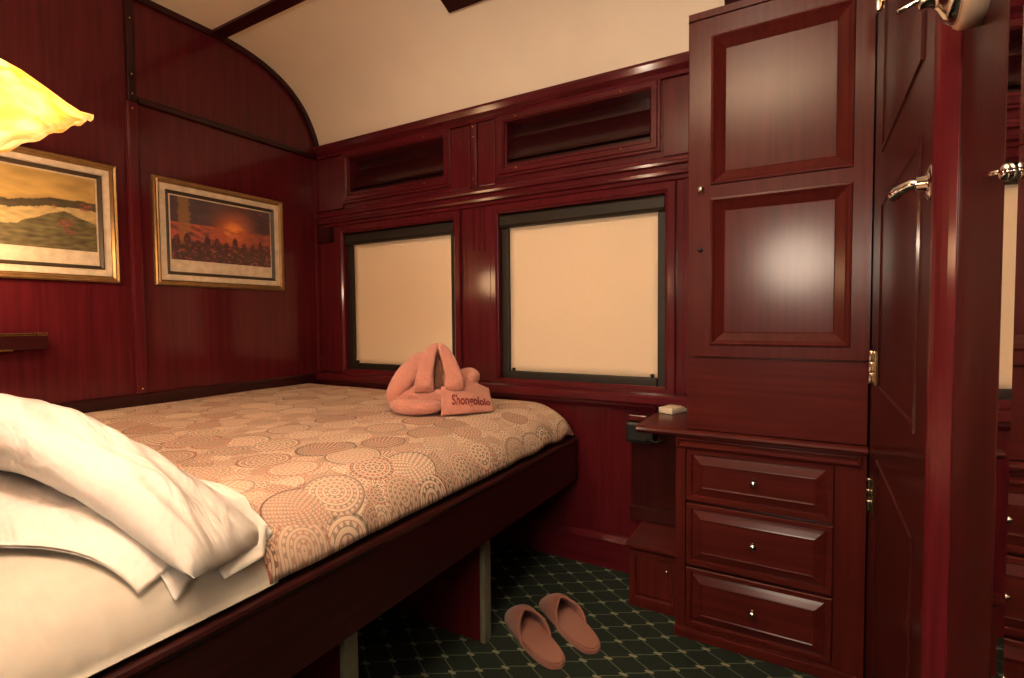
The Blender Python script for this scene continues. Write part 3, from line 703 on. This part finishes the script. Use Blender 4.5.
# small shelf on the picture wall
t = thing('wall_shelf', (XL, 0.50, -0.09), 'small dark wooden wall shelf with brass edges, below the valley print', 'shelf')
m = MB(); m.box(XL, XL+0.05, 0.30, 0.686, -0.084, -0.034, 0.004); m.build('shelf_box', 'dark_y', t)
for y0, y1 in ((0.30, 0.655), (0.660, 0.685)):
    m = MB(); m.box(XL+0.049, XL+0.0525, y0, y1, -0.042, -0.034, 0.001); m.build('brass_edge', 'brass', t)
m = MB(); m.box(XL+0.049, XL+0.0525, 0.30, 0.60, -0.088, -0.083, 0.001); m.build('lower_edge', 'brass', t)

# ---------------------------------------------------------------- bed
bed = thing('bed_frame', (-1.45, 0.7, FL), 'dark mahogany bed frame built against the picture wall', 'bed')
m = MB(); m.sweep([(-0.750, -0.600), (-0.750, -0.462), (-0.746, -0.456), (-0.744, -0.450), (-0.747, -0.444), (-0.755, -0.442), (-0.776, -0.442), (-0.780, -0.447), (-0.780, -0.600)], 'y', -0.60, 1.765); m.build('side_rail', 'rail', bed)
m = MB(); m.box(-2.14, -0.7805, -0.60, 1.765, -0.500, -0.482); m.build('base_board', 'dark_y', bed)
for y in (1.187, 0.690):
    m = MB(); m.box(-2.10, -0.800, y-0.0, y+0.030, FL, -0.501, 0.002); sp = m.build('support_panel', 'red_v', bed)
    m = MB(); m.box(-0.7995, -0.783, y-0.002, y+0.032, FL, -0.605, 0.003); m.build('edge_strip', 'pale_edge', sp, label='pale greenish edge strip')

# top surface shared by mattress, sheet and spread: s runs from the wall (0) over the edge down to the rail (1)
BEDW = 1.375
def top_z(x, y, k=0.0):
    d = max(0.0, -0.757 - x)                       # distance in from the near edge
    r = 0.19
    z = -0.325
    if d < r: z -= 0.118*(1 - math.sqrt(max(0, 1 - (1-d/r)**2.3)))
    z += 0.004*noise.noise(Vector((x*3.2, y*3.2, 2.0)))
    return z - k
mt = MB(); mt.box(-2.14, -0.84, -0.55, 1.75, -0.481, -0.375, 0.03)
tag(mt.build('mattress', 'linen', origin=(-1.45, 0.6, -0.48)), 'thick white mattress under the sheet and bedspread', 'mattress')
def cover_pt(u, v, y0, y1, lift, pucker):
    # u across: denser towards the rail edge
    e = 1-(1-u)**1.6
    x = -2.145 + e*(2.145-0.757)
    y = y0 + v*(y1-y0)
    z = top_z(x, y) + lift
    near = max(0.0, 1 - (-0.757-x)/0.16)
    pk_ = pucker*(0.12 + 0.88*min(1, max(0, (y-1.30)/0.30)))
    z += pk_*near*0.006*math.sin(y*38 + 3*noise.noise(Vector((y*4, 0, 0))))
    x2 = x + pk_*near*0.004*math.sin(y*30+1.3)
    if y1 > 1.7:                                     # rounded foot end
        dd = max(0.0, 1-(y1-y)/0.10)
        z -= 0.030*dd**2.5 + pucker*0.008*max(0, dd)*math.sin(x*36)*near
    return Vector((min(x2, -0.7565), y, max(z, -0.4315)))
def cover(name, y0, y1, lift, pucker, mat, nu, nv, thick):
    mm = MB()
    def uvf(u, v):
        e = 1-(1-u)**1.6; x = -2.145 + e*1.388
        return (x + 0.06*max(0, 1-(-0.757-x)/0.19)**2, y0+v*(y1-y0))
    mm.grid(lambda u, v: cover_pt(u, v, y0, y1, lift, pucker), nu, nv, uvf)
    return mm.build(name, mat, origin=(-1.45, (y0+y1)/2, -0.34), weld=False, solid=thick)
tag(cover('bedspread', 0.515, 1.768, 0.013, 1.0, 'spread', 90, 90, 0.008), 'beige bedspread printed with rust and brown circular medallions', 'bedspread')
tag(cover('fitted_sheet', -0.56, 0.530, -0.003, 0.8, 'sheet', 80, 70, 0.002), 'white sheet under the pillows, next to the patterned bedspread', 'sheet')

# pillows: each lies on what is under it
from mathutils.bvhtree import BVHTree
def pillow(label, corners, lift, T, seed, support, ears, near_z=None):
    A, B, Cc, D = [Vector(c) for c in corners]          # near right, far right, far left, near left
    org = (A+B+Cc+D)/4
    t = thing('pillow', (org.x, org.y, org.z - 0.06), label, 'pillow', 'white bed pillows')
    def mid(a, b):                                      # a: -1 left .. 1 right, b: -1 near .. 1 far
        u, v = (a+1)/2, (b+1)/2
        u2 = u + 0.03*(1-b*b)*(u-0.5)*2*0; 
        p = (D*(1-u) + A*u)*(1-v) + (Cc*(1-u) + B*u)*v
        out = (A-B+D-Cc).normalized()                   # the long sides bow in between the corners
        p += out*(0.035*a*a*b*-1 - 0.0*b)*1.0
        if near_z: p.z = (1-v)*near_z(u) + v*(Cc.z*(1-u) + B.z*u)
        p.z += lift*(1-a*a*a*a)*(1-b*b*0.6)
        return p
    def prof(a, b): return (max(0, 1-abs(a)**2.6)*max(0, 1-abs(b)**2.6))**0.5
    def surf(a, b, s):
        p = mid(a, b); th = prof(a, b)
        crease = 0.010*noise.noise(Vector((a*1.8+seed, b*2.2, s))) + 0.006*noise.noise(Vector((a*5+b*3+seed, b*2-a, s*2)))
        crease += 0.007*(1-abs(noise.noise(Vector((a*2.6-b*1.5, b*1.2+seed, 9.0))))*3)*max(0, a)
        p = p + Vector((0, 0, s*T/2*th + crease*min(1, th*1.6)*(1 if s > 0 else 0.6)))
        h = support(p.x, p.y)
        if h is not None: p.z = max(p.z, h + (0.009 if s < 0 else 0.013))
        return p
    mm = MB()
    for s_ in (1, -1):
        mm.grid(lambda u, v: surf(2*u-1, 2*v-1, s_), 56, 40)
    body = mm.build('pillow_body', 'linen', t, weld=True)
    for pts in ears:
        q = [Vector(p) for p in pts]; m2 = MB()
        def ef(u, v):
            p = (q[0]*(1-u)+q[1]*u)*(1-v) + (q[3]*(1-u)+q[2]*u)*v + Vector((0, 0, 0.006*math.sin(3.1*u)*math.sin(3.1*v)))
            h = support(p.x, p.y)
            if h is not None: p.z = max(p.z, h+0.004)
            return p
        m2.grid(ef, 10, 10); m2.build('corner_flap', 'linen', body, solid=-0.0015)
    return t, BVHTree.FromPolygons([Vector(p) for p in mm.v], mm.f)
def on_bed(x, y):
    return None if x > -0.757 else top_z(x, y) + (0.012 if y > 0.50 else 0.002)
LOWER = [(-0.790, 0.372, -0.372), (-0.830, 0.500, -0.355), (-1.50, 0.55, -0.315), (-1.42, 0.0, -0.315)]
_, low_tree = pillow('lower white pillow lying flat on the sheet', LOWER, 0.028, 0.120, 1.0, on_bed,
    [[(-0.838, 0.368, -0.350), (-0.815, 0.424, -0.358), (-0.790, 0.423, -0.386), (-0.764, 0.374, -0.391)]])
def on_low(x, y):
    hit = low_tree.ray_cast(Vector((x, y, 1.0)), Vector((0, 0, -1)))
    h = on_bed(x, y)
    if hit[0] is not None: return hit[0].z if h is None else max(hit[0].z, h)
    return h
UPPER = [(-0.740, 0.410, -0.365), (-0.770, 0.505, -0.365), (-1.62, 0.50, -0.215), (-1.46, 0.10, -0.215)]
pillow('upper white pillow slumped over the lower one', UPPER, 0.015, 0.135, 5.0, on_low,
    [[(-0.830, 0.440, -0.335), (-0.790, 0.535, -0.345), (-0.757, 0.505, -0.380), (-0.752, 0.437, -0.385)]], lambda u: -0.168 - 0.185*max(0, (u-0.5)/0.5)**1.3)

# ---------------------------------------------------------------- lamp
lamp = thing('bedside_lamp', LC + LA*0.20, 'lit amber glass lamp with scalloped bell shade above the pillows', 'lamp')
SH = [(0.028, 0.140), (0.045, 0.136), (0.074, 0.122), (0.098, 0.101), (0.115, 0.076), (0.127, 0.050), (0.135, 0.030), (0.143, 0.014), (0.154, 0.004)]
def scal(i, g, r, h):
    k = (i/(len(SH)-1))**5
    return r*(1+0.010*k*math.cos(22*g)), h + 0.002*k*math.cos(22*g)
m = MB(); m.lathe(LC, LA, SH, 112, scal); m.build('lamp_shade', 'lamp_glass', lamp, solid=0.003)
m = MB(); m.ball(LC + LA*0.055, 0.024, 16, 12, (1, 1, 1.2)); m.build('bulb', 'bulb', lamp)
m = MB(); m.lathe(LC + LA*0.136, LA, [(0.034, 0), (0.036, 0.010), (0.022, 0.030), (0.014, 0.040), (0.010, 0.055)], 24)
m.build('lamp_holder', 'brass', lamp)
m = MB(); a0 = LC + LA*0.188; m.tube([a0, a0 + Vector((0.005, -0.03, 0.035)), a0 + Vector((0.0, -0.09, 0.045)), a0 + Vector((0.0, -0.30, 0.00)), Vector((a0.x, -0.640, a0.z-0.05))], 0.007, 10); m.build('lamp_arm', 'brass', lamp)

# ---------------------------------------------------------------- folded robe
rb = thing('folded_robe', (-1.072, 1.355, -0.3085), 'folded pink towelling robe with red lettering, sitting on the bedspread', 'robe', rz=R(38))
def blob(cx, cy, z0, wx, wy, hz, seed, pw=2.6, amp=0.010, fr=14, lean=(0, 0), nu=40, nv=26, taper=0.0):
    """rounded soft bundle standing on z0"""
    def fn(u, v):
        g = 2*math.pi*u; t = v*math.pi
        def sp(c, e): return math.copysign(abs(c)**(2/e), c)
        k = sp(math.sin(t), pw); zz = 0.5+0.5*sp(math.cos(t), pw)
        tp = 1 - taper*zz
        x = cx + wx/2*k*sp(math.cos(g), pw)*tp + lean[0]*zz; y = cy + wy/2*k*sp(math.sin(g), pw)*tp + lean[1]*zz
        p = Vector((x, y, z0 + hz*zz))
        n1 = noise.noise(p*fr + Vector((seed, 0, 0))); n2 = noise.noise(Vector((p.x*6, p.y*6, p.z*60)) + Vector((0, seed, 0)))
        d = Vector((p.x-cx, p.y-cy, (zz-0.5)*hz)); d = d.normalized() if d.length > 1e-6 else Vector((0, 0, 1))
        q = p + d*(amp*n1 + amp*0.6*n2*k)
        q.z = max(q.z, z0); return q
    return MB().grid(fn, nu, nv)
blob(-0.050, 0.03, 0.0, 0.235, 0.17, 0.092, 1.0, 2.7, 0.013, 13).build('lower_roll', 'robe', rb, local=True)
blob(-0.022, 0.065, 0.040, 0.250, 0.16, 0.176, 3.0, 2.2, 0.012, 12, (0.020, 0.005), taper=0.66).build('folded_body', 'robe', rb, local=True)
blob(0.100, 0.050, 0.078, 0.085, 0.10, 0.060, 6.0, 2.3, 0.006, 18).build('rolled_sleeve', 'robe', rb, local=True)
m = MB(); m.tube([(-0.030, 0.030, 0.190), (-0.060, 0.006, 0.170), (-0.092, -0.014, 0.135), (-0.122, -0.022, 0.095), (-0.142, -0.018, 0.062), (-0.150, 0.000, 0.040)], [0.018, 0.032, 0.038, 0.036, 0.032, 0.020], 18)
m.build('sleeve', 'robe', rb, local=True, sub=1)
m = MB(); m.tube([(-0.150, -0.010, 0.030), (-0.125, -0.055, 0.030), (-0.070, -0.072, 0.028), (-0.010, -0.070, 0.028), (0.012, -0.062, 0.030)], [0.016, 0.024, 0.026, 0.023, 0.012], 16)
m.build('hem_fold', 'robe', rb, local=True, sub=1)
def band(pts, wdt, th, name, seed):
    """a soft flat band of towelling following pts, width across local x"""
    mm = MB(); P = [Vector(p) for p in pts]; nP = len(P)
    def at(t):
        f = t*(nP-1); i = min(int(f), nP-2); a = f-i
        return P[i].lerp(P[i+1], a*a*(3-2*a) if False else a)
    def fn(u, v):
        c = at(u); g = 2*math.pi*v; ww = wdt(u) if callable(wdt) else wdt
        return c + Vector((ww/2*math.copysign(abs(math.cos(g))**0.7, math.cos(g)), -th/2*math.copysign(abs(math.sin(g))**0.8, math.sin(g)), 0)) + Vector((0, 0.004*noise.noise(c*20+Vector((seed, v*3, 0))), 0))
    return mm.grid(fn, 20, 16).build(name, 'robe', rb, local=True, sub=1)
band([(-0.004, 0.022, 0.2255), (-0.016, 0.006, 0.214), (-0.028, -0.012, 0.190), (-0.038, -0.034, 0.150), (-0.043, -0.050, 0.115), (-0.044, -0.054, 0.092), (-0.044, -0.040, 0.074)], lambda u: 0.022+0.046*u**0.6, 0.026, 'collar', 1)
band([(0.004, 0.022, 0.2265), (0.016, 0.008, 0.214), (0.030, -0.010, 0.190), (0.044, -0.030, 0.152), (0.052, -0.046, 0.116), (0.054, -0.050, 0.094), (0.054, -0.036, 0.076)], lambda u: 0.022+0.044*u**0.6, 0.026, 'collar', 4)
m = MB(); m.grid(lambda u, v: Vector((-0.010+0.030*(u-0.5)*(0.3+0.7*v)+0.016*v, 0.004-0.048*v, 0.200-0.110*v)), 6, 10); m.build('collar_gap_shadow', 'gap_shadow', rb, local=True, label='dark brown strip for the tag and shadow inside the collar')  # inner shadow of the collar, tag included, laid in as a brown strip
# belt pocket lying on the front right, with the lettering
def pocket(u, v):
    # u along x, v up; slopes back
    x = 0.010 + 0.175*u - 0.012*v*u; top = 0.110 + 0.012*math.sin(u*5+0.5) - 0.055*max(0, u-0.62)**1.2*2
    z = 0.002 + v*(top-0.002); y = -0.082 + 0.065*v**1.6 + 0.055*u**2 - 0.006*math.sin(3*u)*math.sin(6*v)
    return Vector((x, y + 0.004*noise.noise(Vector((u*5, v*5, 3))), z))
m = MB(); m.grid(pocket, 24, 18)
def pocket_top(u, v):
    a = pocket(u, 1.0); return a + Vector((0, 0.075*v, 0.004*math.sin(math.pi*v) - 0.045*v*v))
m.grid(pocket_top, 24, 8)
pk = m.build('front_fold', 'robe', rb, local=True, solid=0.010)
cu = bpy.data.curves.new('lettering', 'FONT'); cu.body = 'Shongololo'; cu.size = 0.036; cu.extrude = 0.0008; cu.offset = 0.0007; cu.resolution_u = 3
tmp = bpy.data.objects.new('lettering', cu); COL.objects.link(tmp)
bpy.context.view_layer.update()
me = bpy.data.meshes.new_from_object(tmp.evaluated_get(bpy.context.evaluated_depsgraph_get()))
bpy.data.objects.remove(tmp)
xs_ = [v.co.x for v in me.vertices]; wt = max(xs_)-min(xs_); x_min = min(xs_)
for v in me.vertices:
    u = 0.20 + 0.74*(v.co.x-x_min)/wt; vv = 0.27 + v.co.y/0.036*0.34
    p = pocket(u, vv); n_ = (pocket(u+0.01, vv)-p).cross(pocket(u, vv+0.01)-p).normalized()
    if n_.y > 0: n_ = -n_
    v.co = p + n_*(0.0015 + v.co.z)
me.materials.clear(); me.materials.append(M['thread'])
tx = bpy.data.objects.new('lettering', me); COL.objects.link(tx); tx.parent = pk; tx['label'] = 'dark red embroidered lettering'

# ---------------------------------------------------------------- slippers
def slipper(loc, rz, label, mirror_=1):
    t = thing('slipper', loc, label, 'slipper', 'pair of pink slippers', rz)
    Ls = 0.285
    def half(tt):                      # half width along the sole, tt 0 heel .. 1 toe
        k = min(1, max(0, tt))
        return (0.041 + 0.008*k)*max(0, 1-abs(2*k-1)**3.2)**(1/2.6)
    def outline(inset, n=40):
        pts = []
        for k in range(n):
            tt = k/(n-1); pts.append((tt*Ls*(1-2*inset/Ls)+inset - Ls/2, max(0.003, half(tt)-inset)))
        return [(x, y+0.004*math.sin(3*(x/Ls+0.5))*mirror_) for x, y in pts] + [(x, -y+0.004*math.sin(3*(x/Ls+0.5))*mirror_) for x, y in reversed(pts)]
    def slab(inset, z0, z1, mat, name):
        mm = MB(); mm.sweep(outline(inset), 'z', z0, z1); return mm.build(name, mat, t, local=True)
    slab(0.0, 0.0, 0.010, 'slipper', 'sole')
    slab(0.005, 0.0102, 0.015, 'slipper_in', 'insole')
    def up(u, v):                      # u across the foot, v from the toe back to the opening
        s = 2*u-1
        back = 0.36 + 0.24*(1-abs(s)**1.1) if False else 0.44 + 0.24*(1-abs(s))**1.0
        tt = 1.0 - v*(1.0-back)
        hw = half(tt)+0.002
        hgt = 0.058*math.sin(min(1, (1-tt)*2.9+0.06)*math.pi/2)*(1-0.12*v) + 0.006
        ang = math.pi*(1-u)
        y = hw*math.cos(ang); z = 0.004 + (hgt)*math.sin(ang)**0.75
        return Vector(((tt-0.5)*Ls, y+0.004*math.sin(3*tt)*mirror_, z))
    mm = MB(); mm.grid(up, 26, 18); uo = mm.build('upper', 'slipper', t, local=True, solid=0.005)
    m2 = MB(); m2.tube([up(k/30, 1.0)+Vector((0, 0, 0.001)) for k in range(31)], 0.0032, 6); m2.build('binding', 'slipper_in', uo, local=True)
    return t
def ang(p, q): return math.atan2(q[1]-p[1], q[0]-p[0])
h1, t1, h2, t2 = (-0.575, 1.208), (-0.775, 1.345), (-0.508, 1.305), (-0.722, 1.455)
slipper(((h1[0]+t1[0])/2, (h1[1]+t1[1])/2, FL), ang(h1, t1), 'pink slipper of the pair, the one on the side of the bed', 1)
slipper(((h2[0]+t2[0])/2, (h2[1]+t2[1])/2, FL), ang(h2, t2), 'pink slipper of the pair, the one on the side of the drawers', -1)
